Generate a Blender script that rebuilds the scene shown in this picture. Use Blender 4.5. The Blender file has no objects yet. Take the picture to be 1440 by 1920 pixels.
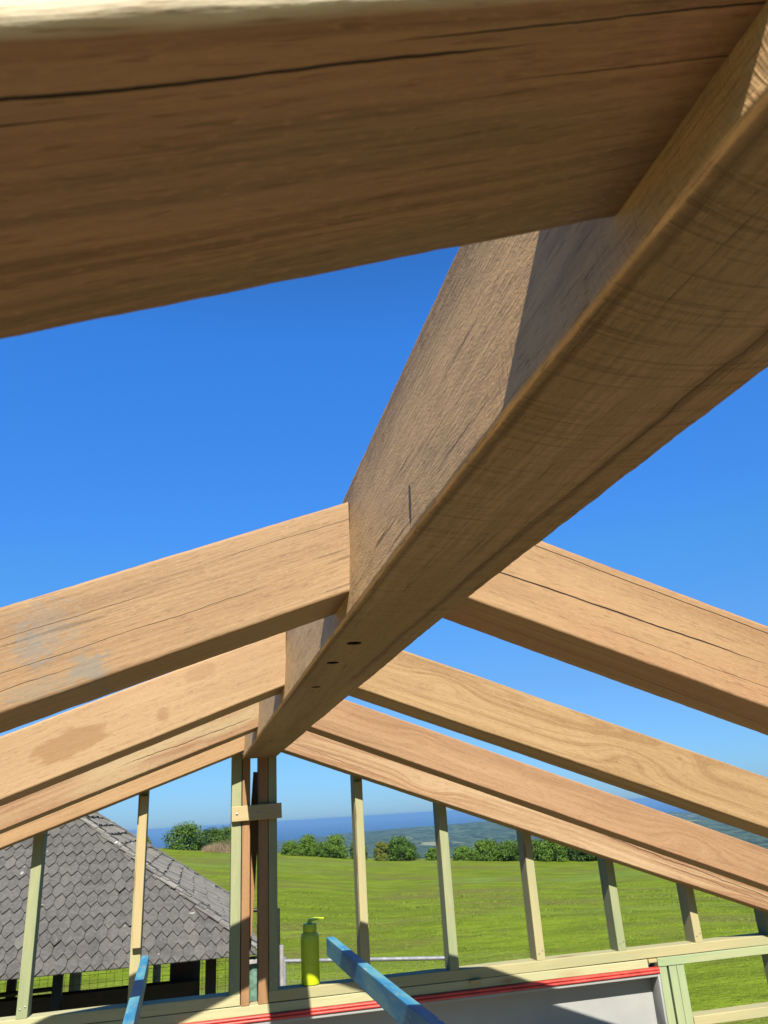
import bpy, bmesh, math, random
from mathutils import Vector, Matrix, noise
R = math.radians
random.seed(7)
scene = bpy.context.scene
col = scene.collection

# ------------------------------------------------------------------ camera
cam_d = bpy.data.cameras.new('camera'); cam = bpy.data.objects.new('camera', cam_d); col.objects.link(cam)
cam_d.sensor_fit = 'VERTICAL'; cam_d.sensor_height = 36.0; cam_d.lens = 27.04
cam_d.clip_start = 0.02; cam_d.clip_end = 200000
cam_d.dof.use_dof = True; cam_d.dof.focus_distance = 1.5; cam_d.dof.aperture_fstop = 18.0
cam.matrix_world = Matrix(((0.97299364, -0.02906478, -0.2289948, 0), (-0.22333124, -0.3693682, -0.90204783, 0),
                           (-0.05836557, 0.92882849, -0.36588399, 0), (0, 0, 0, 1)))
scene.camera = cam

# ------------------------------------------------------------------ light
SUN = Vector((0.115, 1.0, -0.985)).normalized()          # direction the light travels
elev = math.asin(-SUN.z)
world = bpy.data.worlds.new('World'); scene.world = world; world.use_nodes = True
wn = world.node_tree.nodes; wl = world.node_tree.links
bg = wn['Background']; sky = wn.new('ShaderNodeTexSky'); sky.sky_type = 'NISHITA'
sky.sun_disc = False; sky.sun_elevation = elev; sky.sun_rotation = math.atan2(-SUN.x, -SUN.y)
sky.altitude = 150; sky.air_density = 1.0; sky.dust_density = 0.3; sky.ozone_density = 3.0
# clear-air colour balance of the sky, from the horizon up
wtc = wn.new('ShaderNodeTexCoord'); wsp = wn.new('ShaderNodeSeparateXYZ'); wl.new(wtc.outputs['Generated'], wsp.inputs[0])
wr = wn.new('ShaderNodeValToRGB'); wl.new(wsp.outputs[2], wr.inputs[0])
stops = [(0.0, (0.20, 0.35, 0.62)), (0.035, (0.21, 0.385, 0.66)), (0.144, (0.25, 0.435, 0.655)), (0.30, (0.24, 0.60, 0.92)),
         (0.343, (0.24, 0.62, 1.04)), (0.56, (0.25, 0.77, 1.36)), (0.80, (0.20, 0.52, 0.9))]
while len(wr.color_ramp.elements) < len(stops): wr.color_ramp.elements.new(0.5)
for e_, (p_, c_) in zip(wr.color_ramp.elements, stops): e_.position = p_; e_.color = c_ + (1,)
wm = wn.new('ShaderNodeVectorMath'); wm.operation = 'MULTIPLY'; wl.new(sky.outputs[0], wm.inputs[0]); wl.new(wr.outputs[0], wm.inputs[1])
wmn = wn.new('ShaderNodeVectorMath'); wmn.operation = 'MINIMUM'; wl.new(wm.outputs[0], wmn.inputs[0]); wmn.inputs[1].default_value = (1.75, 3.55, 5.3)
wl.new(wmn.outputs[0], bg.inputs['Color'])
bg.inputs['Strength'].default_value = 0.059
ld = bpy.data.lights.new('sun', 'SUN'); ld.energy = 5.0; ld.angle = R(0.53); ld.color = (1.0, 0.93, 0.82)
lo = bpy.data.objects.new('sun', ld); col.objects.link(lo); lo.location = (0, -5, 20)
lo.rotation_euler = SUN.to_track_quat('-Z', 'Y').to_euler()
scene.view_settings.view_transform = 'Standard'; scene.view_settings.look = 'None'
scene.view_settings.exposure = 1.70; scene.view_settings.gamma = 1.0
scene.render.engine = 'CYCLES'
scene.cycles.max_bounces = 8; scene.cycles.volume_bounces = 1

# ------------------------------------------------------------------ node helper
ALB = 0.39            # real reflectances, relative to the swatches written below
class N:
    """tiny expression builder over a node tree"""
    def __init__(s, name):
        s.m = bpy.data.materials.new(name); s.m.use_nodes = True
        s.t = s.m.node_tree; s.bsdf = s.t.nodes['Principled BSDF']
        s.tc = s.t.nodes.new('ShaderNodeTexCoord')
        s.obj = s.tc.outputs['Object']
        sp = s.t.nodes.new('ShaderNodeSeparateXYZ'); s.t.links.new(s.obj, sp.inputs[0])
        s.x, s.y, s.z = sp.outputs
    def put(s, v, sock):
        if isinstance(v, (int, float)): sock.default_value = v
        elif isinstance(v, (tuple, list)):
            sock.default_value = tuple(v) + ((1,) if len(v) == 3 and len(sock.default_value) == 4 else ())
        else: s.t.links.new(v, sock)
    def f(s, op, a, b=0.0, c=0.0, clamp=False):
        n = s.t.nodes.new('ShaderNodeMath'); n.operation = op; n.use_clamp = clamp
        s.put(a, n.inputs[0]); s.put(b, n.inputs[1]); s.put(c, n.inputs[2]); return n.outputs[0]
    def add(s, a, b): return s.f('ADD', a, b)
    def mul(s, a, b): return s.f('MULTIPLY', a, b)
    def sub(s, a, b): return s.f('SUBTRACT', a, b)
    def scale(s, v, sc, off=(0, 0, 0)):
        n = s.t.nodes.new('ShaderNodeMapping'); s.put(v, n.inputs[0]); n.inputs['Scale'].default_value = sc
        n.inputs['Location'].default_value = off; return n.outputs[0]
    def vadd(s, a, b):
        n = s.t.nodes.new('ShaderNodeVectorMath'); n.operation = 'ADD'; s.put(a, n.inputs[0]); s.put(b, n.inputs[1]); return n.outputs[0]
    def vmul(s, a, b):
        n = s.t.nodes.new('ShaderNodeVectorMath'); n.operation = 'MULTIPLY'; s.put(a, n.inputs[0]); s.put(b, n.inputs[1]); return n.outputs[0]
    def comb(s, x, y, z):
        n = s.t.nodes.new('ShaderNodeCombineXYZ'); s.put(x, n.inputs[0]); s.put(y, n.inputs[1]); s.put(z, n.inputs[2]); return n.outputs[0]
    def noise(s, v, sc=1.0, det=3.0, rough=0.55, dist=0.0, color=False):
        n = s.t.nodes.new('ShaderNodeTexNoise'); s.put(v, n.inputs['Vector']); n.inputs['Scale'].default_value = sc
        n.inputs['Detail'].default_value = det; n.inputs['Roughness'].default_value = rough; n.inputs['Distortion'].default_value = dist
        return n.outputs['Color' if color else 'Fac']
    def vor(s, v, sc=1.0, feat='F1', out='Distance', rand=1.0):
        n = s.t.nodes.new('ShaderNodeTexVoronoi'); n.feature = feat; s.put(v, n.inputs['Vector']); n.inputs['Scale'].default_value = sc
        n.inputs['Randomness'].default_value = rand; return n.outputs[out]
    def ramp(s, v, a, b, lo=0.0, hi=1.0, smooth=True):
        n = s.t.nodes.new('ShaderNodeMapRange'); n.interpolation_type = 'SMOOTHSTEP' if smooth else 'LINEAR'
        s.put(v, n.inputs[0]); s.put(a, n.inputs[1]); s.put(b, n.inputs[2]); s.put(lo, n.inputs[3]); s.put(hi, n.inputs[4]); return n.outputs[0]
    def mix(s, f, a, b, mode='MIX'):
        n = s.t.nodes.new('ShaderNodeMix'); n.data_type = 'RGBA'; n.blend_type = mode
        s.put(f, n.inputs[0]); s.put(a, n.inputs[6]); s.put(b, n.inputs[7]); return n.outputs[2]
    def attr(s, name, out='Color'):
        n = s.t.nodes.new('ShaderNodeAttribute'); n.attribute_name = name; return n.outputs[out]
    def bump(s, h, strength=0.3, dist=0.01, normal=None):
        n = s.t.nodes.new('ShaderNodeBump'); n.inputs['Strength'].default_value = strength; n.inputs['Distance'].default_value = dist
        s.put(h, n.inputs['Height'])
        if normal is not None: s.put(normal, n.inputs['Normal'])
        return n.outputs[0]
    def done(s, color, rough=0.7, normal=None, spec=0.3, metal=0.0):
        if isinstance(color, tuple): color = tuple(k * ALB for k in color[:3])
        else:
            v = s.t.nodes.new('ShaderNodeVectorMath'); v.operation = 'SCALE'; s.put(color, v.inputs[0]); v.inputs['Scale'].default_value = ALB; color = v.outputs[0]
        s.put(color, s.bsdf.inputs['Base Color']); s.put(rough, s.bsdf.inputs['Roughness'])
        s.bsdf.inputs['Specular IOR Level'].default_value = spec; s.bsdf.inputs['Metallic'].default_value = metal
        if normal is not None: s.put(normal, s.bsdf.inputs['Normal'])
        return s.m

def hardwood(name, light, dark, seed, cracks=(), stains=(), knots=(), pith=(0.03, -0.12), ringf=700.0, ring=0.25,
             saw=0.15, rough_bump=0.35, shift=None, weather=0.0, checks=0.35, pale_y=None, fuzzb=0.25, fuzzs=(110, 330), streaks=(), arcs=0.0, figs=(), tilt=0.0):
    """sawn hardwood: x runs along the grain. cracks: (axis, side, pos, slope, x0, x1, width, wander); knots: (x, z, radius)"""
    n = N(name)
    off = (seed * 3.1, seed * 1.7, seed * 5.3)
    base = n.scale(n.obj, (1, 1, 1), off)
    broad = n.noise(n.scale(base, (0.9, 9, 9)), 1.0, 3, 0.55, 0.4)
    wob = n.noise(n.scale(base, (1.6, 5, 5)), 1.0, 2, 0.5)
    # growth rings cut lengthwise
    kx = 0.0
    yy = n.add(n.sub(n.y, pith[0]), n.mul(n.sub(wob, 0.5), 0.05))
    zz = n.add(n.sub(n.z, pith[1]), n.mul(n.sub(broad, 0.5), 0.05))
    rr = n.f('SQRT', n.add(n.mul(yy, yy), n.mul(zz, zz)))
    kmask = None
    for (kx, kz, kr) in tuple(knots) + tuple(figs):
        dx = n.mul(n.sub(n.x, kx), 0.32); dz = n.sub(n.z, kz)
        d2 = n.add(n.mul(dx, dx), n.mul(dz, dz))
        g = n.f('EXPONENT', n.mul(d2, -1.0 / (kr * kr * 4)))
        rr = n.add(rr, n.mul(g, kr * 2.3))
        dc = n.f('SQRT', n.add(n.mul(n.mul(n.sub(n.x, kx), 0.6), n.mul(n.sub(n.x, kx), 0.6)), n.mul(dz, dz)))
        km = n.ramp(dc, kr * 0.25, kr * 0.62, 1.0, 0.0)
        if (kx, kz, kr) in figs: continue
        kmask = km if kmask is None else n.f('MAXIMUM', kmask, km)
    rc = n.comb(n.mul(rr, ringf / 2.2), n.mul(n.x, 0.7), seed)
    rings = n.ramp(n.noise(rc, 1.0, 4, 0.62), 0.40, 0.66)
    rings = n.mul(rings, n.add(0.35, n.noise(n.scale(base, (1.3, 14, 14)), 1.0, 2)))
    streak = n.noise(n.scale(base, (9, 230, 230)), 1.0, 4, 0.65)
    fine = n.noise(n.scale(base, (45, 500, 500)), 1.0, 2, 0.6)
    fac = n.add(n.mul(n.sub(broad, 0.5), 1.5), n.add(n.mul(n.sub(streak, 0.5), 0.75), n.mul(n.sub(fine, 0.5), 0.35)))
    fac = n.add(fac, n.mul(rings, ring * 2))
    fac = n.add(fac, 0.32)
    c = n.mix(n.f('ADD', fac, 0, clamp=True), light, dark)
    # redder / greyer bands
    band = n.ramp(n.noise(n.scale(base, (0.5, 6, 11), (4, 2, 8)), 1.0, 2), 0.48, 0.68)
    c = n.mix(n.mul(band, 0.16), c, (dark[0] * 1.15, dark[1] * 0.86, dark[2] * 0.72))
    if shift: c = n.mix(n.mul(n.ramp(n.noise(n.scale(base, (1.1, 5, 7), (9, 9, 1)), 1.0, 3), 0.45, 0.62), shift[3]), c, shift[:3])
    # short drying checks
    ck = n.noise(n.scale(base, (5, 160, 160), (2, 7, 1)), 1.0, 2, 0.5)
    ck = n.ramp(ck, 0.655, 0.72)
    if pale_y: c = n.mix(n.mul(n.ramp(n.add(n.add(n.y, n.mul(n.z, tilt)), n.mul(n.sub(streak, 0.5), 0.006)), pale_y[0], pale_y[1]), n.ramp(n.noise(n.scale(base, (14, 60, 60)), 1.0, 4, 0.65), 0.25, 0.6, pale_y[3] * 0.6, pale_y[3])), c, pale_y[2])
    c = n.mix(n.mul(ck, checks), c, (dark[0] * 0.35, dark[1] * 0.3, dark[2] * 0.3))
    if weather:
        wv = n.ramp(n.noise(n.scale(base, (3, 14, 14), (1, 3, 5)), 1.0, 4, 0.6), 0.42, 0.7)
        c = n.mix(n.mul(wv, weather), c, (0.24, 0.22, 0.18))
    fuzz = n.noise(n.scale(base, (fuzzs[0], fuzzs[1], fuzzs[1]), (3, 3, 8)), 1.0, 3, 0.7)
    pore = n.ramp(n.noise(n.scale(base, (38, 520, 520), (8, 3, 1)), 1.0, 1, 0.5), 0.60, 0.70)
    c = n.mix(n.mul(pore, 0.42), c, (dark[0] * 0.6, dark[1] * 0.52, dark[2] * 0.45))
    c = n.mix(n.ramp(fuzz, 0.50, 0.78, 0, 0.45), c, (min(1, light[0] * 1.3), min(1, light[1] * 1.3), min(1, light[2] * 1.25)))
    height = n.add(n.add(n.mul(streak, 0.5), n.mul(fine, 0.3)), n.mul(fuzz, fuzzb))
    # saw marks across the grain
    sx = n.add(n.x, n.mul(n.noise(n.scale(base, (2, 6, 6)), 1.0, 1), 0.06))
    sx = n.add(sx, n.mul(n.mul(n.z, n.z), 1.5))
    sm = n.mul(n.sub(n.noise(n.comb(n.mul(sx, 330.0), n.mul(n.y, 9.0), n.mul(n.z, 9.0)), 1.0, 2, 0.6), 0.5), 3.0)
    sm2 = n.mul(n.sub(n.noise(n.comb(n.mul(sx, 900.0), n.mul(n.y, 25.0), n.mul(n.z, 25.0)), 1.0, 2, 0.6), 0.5), 3.0)
    patch = n.ramp(n.noise(n.scale(base, (2.2, 7, 7), (6, 1, 2)), 1.0, 2), 0.42, 0.62)
    sm = n.mul(n.add(n.mul(sm, 0.6), n.mul(sm2, 0.4)), patch)
    height = n.add(height, n.mul(sm, saw))
    c = n.mix(n.mul(n.ramp(sm, 0.0, 1.0), saw * 0.5), c, (min(1, light[0] * 1.25), min(1, light[1] * 1.25), min(1, light[2] * 1.25)))
    for (pos, slope, x0, x1, w, wander, st, colr) in streaks:
        w1 = n.noise(n.comb(n.mul(n.x, 6.0), pos * 37 + seed, 1.0), 1.0, 4, 0.6)
        d = n.f('ABSOLUTE', n.sub(n.y, n.add(n.add(pos, n.mul(n.x, slope)), n.mul(n.sub(w1, 0.5), wander))))
        d = n.add(d, n.mul(n.sub(streak, 0.5), w * 1.5))
        mk = n.mul(n.mul(n.ramp(d, w, 0.0, 0.0, st), n.ramp(n.x, x0, x0 + 0.1)), n.ramp(n.x, x1 - 0.3, x1, 1.0, 0.0))
        c = n.mix(mk, c, colr)
    if arcs:
        yb = n.add(n.y, n.mul(n.sub(n.noise(n.comb(n.mul(n.x, 2.0), 3.0, 1.0), 1.0, 1), 0.5), 0.06))
        ax = n.add(n.x, n.mul(n.mul(yb, yb), 2.6))
        l1 = n.noise(n.comb(n.mul(ax, 260.0), n.mul(n.y, 6.0), seed), 1.0, 2, 0.6)
        l2 = n.noise(n.comb(n.mul(ax, 60.0), n.mul(n.y, 3.0), seed + 4), 1.0, 1, 0.5)
        ln = n.mul(n.ramp(l1, 0.50, 0.66), n.ramp(l2, 0.38, 0.6, 0.25, 1.0))
        ln = n.mul(ln, n.mul(n.ramp(n.z, 0.012, 0.003), n.ramp(n.y, 0.0850, 0.0825)))
        c = n.mix(n.mul(ln, arcs), c, (dark[0] * 0.5, dark[1] * 0.45, dark[2] * 0.4))
        height = n.sub(height, n.mul(ln, 0.6))
    cm = None
    for (axis, side, pos, slope, x0, x1, w, wander) in cracks:
        v = n.z if axis == 'z' else n.y; other = n.y if axis == 'z' else n.z
        w1 = n.noise(n.comb(n.mul(n.x, 5.0), pos * 31 + seed, 0.0), 1.0, 5, 0.62)
        w2 = n.noise(n.comb(n.mul(n.x, 60.0), pos * 11 + seed, 3.0), 1.0, 3, 0.7)
        path = n.add(n.add(pos, n.mul(n.x, slope)), n.add(n.mul(n.sub(w1, 0.5), wander), n.mul(n.sub(w2, 0.5), wander * 0.12)))
        d = n.f('ABSOLUTE', n.sub(v, path))
        taper = n.mul(n.ramp(n.x, x0, x0 + 0.12 * (x1 - x0)), n.ramp(n.x, x1 - 0.25 * (x1 - x0), x1, 1.0, 0.0))
        wd = n.mul(n.mul(taper, w), n.add(0.45, n.noise(n.comb(n.mul(n.x, 14.0), 5.0, pos * 7), 1.0, 2)))
        mk = n.mul(n.ramp(d, wd, n.mul(wd, 0.35), 0.0, 1.0), n.ramp(taper, 0.0, 0.05))
        if side: mk = n.mul(mk, n.ramp(n.mul(other, side), 0.0, 0.02))
        cm = mk if cm is None else n.f('MAXIMUM', cm, mk)
    if kmask is not None:
        kn = n.mul(kmask, n.add(0.55, n.mul(n.f('SINE', n.mul(rr, ringf * 2)), 0.3)))
        c = n.mix(kn, c, (dark[0] * 0.32, dark[1] * 0.26, dark[2] * 0.22))
    for (sx0, sz0, rx, rz, colr, st, rag, fsc) in stains:
        dx = n.mul(n.sub(n.x, sx0), 1.0 / rx); dz = n.mul(n.sub(n.z, sz0), 1.0 / rz)
        d = n.f('SQRT', n.add(n.mul(dx, dx), n.mul(dz, dz)))
        d = n.add(d, n.mul(n.sub(n.noise(n.scale(base, fsc), 1.0, 4, 0.65), 0.5), rag))
        mk = n.mul(n.ramp(d, 0.80 - 0.25 * (rag > 2), 1.06, 1.0, 0.0), st)
        c = n.mix(mk, c, colr)
    nb = n.bump(height, rough_bump, 0.0016)
    if cm is not None:
        c = n.mix(cm, c, (dark[0] * 0.10, dark[1] * 0.08, dark[2] * 0.07))
        nb = n.bump(n.sub(1.0, cm), 0.8, 0.004, nb)
    return n.done(c, 0.68, nb, 0.25)

def pine(name, a, b, seed, knots=True):
    n = N(name); base = n.scale(n.obj, (1, 1, 1), (seed * 2.3, seed * 4.1, seed * 0.7))
    g = n.noise(n.scale(base, (2.2, 12, 12)), 1.0, 3, 0.6, 0.5)
    c = n.mix(n.ramp(g, 0.32, 0.68), a, b)
    st = n.noise(n.scale(base, (6, 190, 190)), 1.0, 3, 0.6)
    rg = n.f('SINE', n.add(n.mul(n.add(n.y, n.mul(g, 0.05)), 900.0), n.mul(n.z, 300.0)))
    c = n.mix(n.ramp(n.add(st, n.mul(rg, 0.08)), 0.42, 0.75, 0.0, 0.35), c, (a[0] * 0.72, a[1] * 0.66, a[2] * 0.5))
    if knots:
        v = n.vor(n.scale(base, (2.6, 9, 9)), 1.0)
        k = n.ramp(n.add(v, n.mul(st, 0.05)), 0.13, 0.20, 1.0, 0.0)
        c = n.mix(n.mul(k, 0.85), c, (0.22, 0.12, 0.05))
        k2 = n.mul(n.ramp(v, 0.15, 0.30, 1.0, 0.0), 0.4)
        c = n.mix(k2, c, (0.50, 0.36, 0.17))
    dirt = n.ramp(n.noise(n.scale(base, (14, 30, 30)), 1.0, 4, 0.7), 0.60, 0.75)
    c = n.mix(n.mul(dirt, 0.3), c, (0.2, 0.21, 0.14))
    return n.done(c, 0.72, n.bump(st, 0.25, 0.001), 0.2)

def plain(name, color, rough=0.6, metal=0.0, var=0.12, sc=20.0, bump=0.1, spec=0.4):
    n = N(name)
    v = n.noise(n.obj, sc, 4, 0.65)
    c = n.mix(n.ramp(v, 0.3, 0.7), tuple(x * (1 - var) for x in color), tuple(min(1, x * (1 + var)) for x in color))
    return n.done(c, n.ramp(v, 0.2, 0.8, max(0.05, rough - 0.1), min(1, rough + 0.1)), n.bump(v, bump, 0.002), spec, metal)

# ------------------------------------------------------------------ mesh helpers
def link(name, bm, mat, parent=None, matrix=None, smooth=True, angle=35):
    me = bpy.data.meshes.new(name); bmesh.ops.recalc_face_normals(bm, faces=bm.faces); bm.to_mesh(me); bm.free()
    o = bpy.data.objects.new(name, me); col.objects.link(o)
    if mat: me.materials.append(mat)
    if smooth:
        for p in me.polygons: p.use_smooth = True
        try: me.set_sharp_from_angle(angle=R(angle))
        except Exception: pass
    if matrix is not None: o.matrix_world = matrix
    if parent: o.parent = parent
    return o
def tag(o, label=None, cat=None, group=None, kind=None):
    if label: o['label'] = label
    if cat: o['category'] = cat
    if group: o['group'] = group
    if kind: o['kind'] = kind
    return o
def empty(name, loc, rz=0):
    o = bpy.data.objects.new(name, None); col.objects.link(o); o.location = loc; o.rotation_euler = (0, 0, rz)
    o.empty_display_size = 0.1; return o
def add_box(bm, x0, x1, y0, y1, z0, z1, bevel=0.0):
    vs = [bm.verts.new((x, y, z)) for x in (x0, x1) for y in (y0, y1) for z in (z0, z1)]
    fs = []
    for q in ((0, 1, 3, 2), (4, 6, 7, 5), (0, 4, 5, 1), (2, 3, 7, 6), (0, 2, 6, 4), (1, 5, 7, 3)):
        fs.append(bm.faces.new([vs[i] for i in q]))
    if bevel:
        es = list({e for f_ in fs for e in f_.edges})
        bmesh.ops.bevel(bm, geom=es, offset=bevel, segments=2, profile=0.5, affect='EDGES')
def add_tube(bm, a, b, r, seg=8, cap=True):
    a = Vector(a); b = Vector(b); d = (b - a).normalized()
    u = d.orthogonal().normalized(); v = d.cross(u)
    ra = [bm.verts.new(a + (u * math.cos(2 * math.pi * i / seg) + v * math.sin(2 * math.pi * i / seg)) * r) for i in range(seg)]
    rb = [bm.verts.new(b + (u * math.cos(2 * math.pi * i / seg) + v * math.sin(2 * math.pi * i / seg)) * r) for i in range(seg)]
    for i in range(seg): bm.faces.new((ra[i], ra[(i + 1) % seg], rb[(i + 1) % seg], rb[i]))
    if cap: bm.faces.new(ra[::-1]); bm.faces.new(rb)
def add_lathe(bm, prof, seg=32, center=(0, 0)):
    rings = []
    for (r, z) in prof:
        rings.append([bm.verts.new((center[0] + r * math.cos(2 * math.pi * i / seg), center[1] + r * math.sin(2 * math.pi * i / seg), z)) for i in range(seg)])
    for a, b in zip(rings, rings[1:]):
        for i in range(seg): bm.faces.new((a[i], a[(i + 1) % seg], b[(i + 1) % seg], b[i]))
    bm.faces.new(rings[0][::-1]); bm.faces.new(rings[-1])

def beam_mesh(L, w, h, r=0.006, n=90, wob=0.0012, seed=0.0, cut0=0.0, cut1=0.0, zfun=None, lean=None, rag=0.0):
    """timber with softened, slightly uneven arrises. local x = length, y in +-w/2, z in 0..h. cut = dx per dz at each end"""
    bm = bmesh.new()
    prof = []
    def corner(cy, cz, a0):
        sup = max(0.0015, r * 0.25)
        for k in range(-1, 5):
            kk = min(3, max(0, k)); a = R(a0 + kk * 30); py_, pz_ = cy + r * math.cos(a), cz + r * math.sin(a)
            if k == -1: t_ = R(a0); py_ += math.sin(t_) * sup; pz_ -= math.cos(t_) * sup
            if k == 4: t_ = R(a0 + 90); py_ -= math.sin(t_) * sup; pz_ += math.cos(t_) * sup
            prof.append((py_, pz_, 1))
    y1 = w / 2 - r; 
    corner(y1, h - r, 0)
    for k in (1, 2): prof.append((y1 - 2 * y1 * k / 3, h, 0))
    corner(-y1, h - r, 90)
    for k in (1, 2, 3): prof.append((-w / 2, h - r - (h - 2 * r) * k / 4, 0))
    corner(-y1, r, 180)
    for k in (1, 2): prof.append((-y1 + 2 * y1 * k / 3, 0, 0))
    corner(y1, r, 270)
    for k in (1, 2, 3): prof.append((w / 2, r + (h - 2 * r) * k / 4, 0))
    rings = []
    for i in range(n + 1):
        t = i / n; ring = []
        for (py, pz, c) in prof:
            x = L * t
            amp = wob * (1.6 if c else 0.7)
            nv = noise.noise_vector(Vector((x * 3.0 + seed * 7, py * 9 + seed, pz * 9)))
            n2 = noise.noise_vector(Vector((x * 30.0 + seed * 3, py * 20, pz * 20 + seed)))
            y = py + nv.x * amp + n2.x * amp * 0.35; z = pz + nv.y * amp + n2.y * amp * 0.35
            if rag and c:
                n3 = noise.noise_vector(Vector((x * 95.0, py * 60, pz * 60 + seed))); y += n3.x * rag; z += n3.y * rag
            if lean: y, z = lean(x, y, z)
            if zfun: z += zfun(x) * (1 - pz / h)
            xx = x + cut0 * pz * (1 - t) + cut1 * pz * t
            ring.append(bm.verts.new((xx, y, z)))
        rings.append(ring)
    m = len(prof)
    for a, b in zip(rings, rings[1:]):
        for i in range(m): bm.faces.new((a[i], b[i], b[(i + 1) % m], a[(i + 1) % m]))
    bm.faces.new(rings[0]); bm.faces.new(rings[-1][::-1])
    return bm
def frame(origin, X, Z):
    X = Vector(X).normalized(); Z = Vector(Z); Z = (Z - X * Z.dot(X)).normalized(); Y = Z.cross(X)
    m = Matrix((X, Y, Z)).transposed().to_4x4(); m.translation = Vector(origin); return m

# ------------------------------------------------------------------ ground, field, hills, sea
def sstep(a, b, x):
    t = max(0.0, min(1.0, (x - a) / (b - a))); return t * t * (3 - 2 * t)
def field_z(x, y):
    r = math.hypot(x, y); az = x / max(y, 1.0) if y > 0 else 0.0
    az = max(-1.2, min(1.2, az))
    pts = [(-1.2, -0.3), (-0.03, -1.65), (0.10, -2.75), (0.22, -3.9), (0.36, -4.3), (0.48, -4.7), (0.60, -4.7), (1.2, -5.5)]
    cz = pts[-1][1]
    for (a0, z0), (a1, z1) in zip(pts, pts[1:]):
        if az <= a1: cz = z0 + (z1 - z0) * max(0.0, (az - a0) / (a1 - a0)); break
    cr = 80.0
    t = sstep(8, cr, r)
    z = -3.2 * (1 - t) + cz * t
    z += 0.25 * noise.noise(Vector((x * 0.05, y * 0.05, 0))) * sstep(10, 40, r)
    z += 0.05 * noise.noise(Vector((x * 0.5, y * 0.5, 3)))
    if r > cr: z -= (r - cr) * 0.10 + ((r - cr) ** 2) * 0.0004
    return z
def polar_sheet(name, rs, a0, a1, na, zf, mat):
    bm = bmesh.new(); grid = []
    for r in rs:
        row = []
        for j in range(na + 1):
            a = a0 + (a1 - a0) * j / na
            x = r * math.sin(a); y = r * math.cos(a); row.append(bm.verts.new((x, y, zf(x, y))))
        grid.append(row)
    for p, q in zip(grid, grid[1:]):
        for j in range(na): bm.faces.new((p[j], p[j + 1], q[j + 1], q[j]))
    return link(name, bm, mat, angle=180)

def m_grass():
    n = N('field_grass')
    big = n.noise(n.scale(n.obj, (0.05, 0.12, 0.1)), 1.0, 4, 0.6, 0.6)
    mid = n.noise(n.scale(n.obj, (0.35, 0.9, 0.5)), 1.0, 4, 0.6)
    sm = n.noise(n.scale(n.obj, (5, 7, 5)), 1.0, 4, 0.7)
    rid = n.noise(n.scale(n.obj, (0.9, 2.6, 1.0), (11, 4, 0)), 1.0, 5, 0.7, 0.8)
    c = n.mix(n.ramp(mid, 0.36, 0.64), (0.150, 0.225, 0.014), (0.25, 0.36, 0.024))
    c = n.mix(n.ramp(big, 0.50, 0.68, 0, 0.55), c, (0.22, 0.35, 0.10))
    c = n.mix(n.ramp(n.noise(n.scale(n.obj, (0.12, 0.3, 0.3), (30, 7, 0)), 1.0, 4, 0.65), 0.48, 0.62, 0, 0.85), c, (0.21, 0.205, 0.06))
    c = n.mix(n.ramp(sm, 0.35, 0.7, 0.0, 0.5), c, (0.16, 0.20, 0.012))
    c = n.mix(n.ramp(n.noise(n.obj, 22, 3, 0.7), 0.5, 0.75, 0, 0.4), c, (0.28, 0.35, 0.05))
    c = n.mix(n.ramp(rid, 0.50, 0.66, 0, 0.45), c, (0.13, 0.165, 0.02))
    c = n.mix(n.ramp(rid, 0.44, 0.32, 0, 0.5), c, (0.30, 0.42, 0.045))
    return n.done(c, 0.95, n.bump(n.add(n.add(sm, rid), n.mul(mid, 0.8)), 0.9, 0.12), 0.05)
rs = [0.0, 3, 5] + [5 * 1.045 ** k for k in range(1, 95)]
field = polar_sheet('field', rs, -math.pi, math.pi, 260, field_z, m_grass()); tag(field, kind='structure')

def hill_z(x, y):
    r = math.hypot(x, y); az = x / max(y, 1.0)
    base = -30 - 74 * sstep(250, 1800, r) - 52 * sstep(2500, 7000, r)
    n1 = noise.fractal(Vector((x * 0.0007, y * 0.0007, 2.0)), 1.0, 2.0, 5)
    n2 = noise.fractal(Vector((x * 0.004, y * 0.004, 5.0)), 1.0, 2.0, 4)
    hill = 24 * n1 * sstep(600, 2500, r) + 5 * n2 * sstep(300, 900, r)
    # headland whose crest shows against the sea, lower towards the left
    head = 52 * math.exp(-((az - 0.27) / 0.16) ** 2) + 52 * math.exp(-((az - 0.50) / 0.16) ** 2) + 6
    hill += head * math.exp(-((r - 5200) / 1500) ** 2)
    z = base + hill
    coast = 6600 + 900 * noise.noise(Vector((az * 3, 0, 0))) + 500 * az
    z -= 90 * sstep(coast - 700, coast + 600, r)
    return z
def m_hills():
    n = N('far_hills')
    a = n.noise(n.scale(n.obj, (0.004, 0.0016, 0.004)), 1.0, 5, 0.65, 0.5)
    b = n.noise(n.scale(n.obj, (0.03, 0.012, 0.02)), 1.0, 4, 0.7)
    c = n.mix(n.ramp(b, 0.38, 0.62), (0.03, 0.055, 0.03), (0.11, 0.16, 0.09))
    c = n.mix(n.ramp(n.add(a, n.mul(n.sub(b, 0.5), 0.3)), 0.60, 0.66, 0, 0.8), c, (0.36, 0.38, 0.22))
    w = n.vor(n.scale(n.obj, (0.012, 0.005, 0.01)), 1.0)
    c = n.mix(n.mul(n.ramp(w, 0.05, 0.09, 1, 0), n.ramp(a, 0.5, 0.6)), c, (0.7, 0.66, 0.6))
    return n.done(c, 1.0, None, 0.0)
hrs = [260 * 1.022 ** k for k in range(0, 162)]
hills = polar_sheet('hills', hrs, R(-75), R(75), 420, hill_z, m_hills()); tag(hills, kind='structure')
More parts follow.
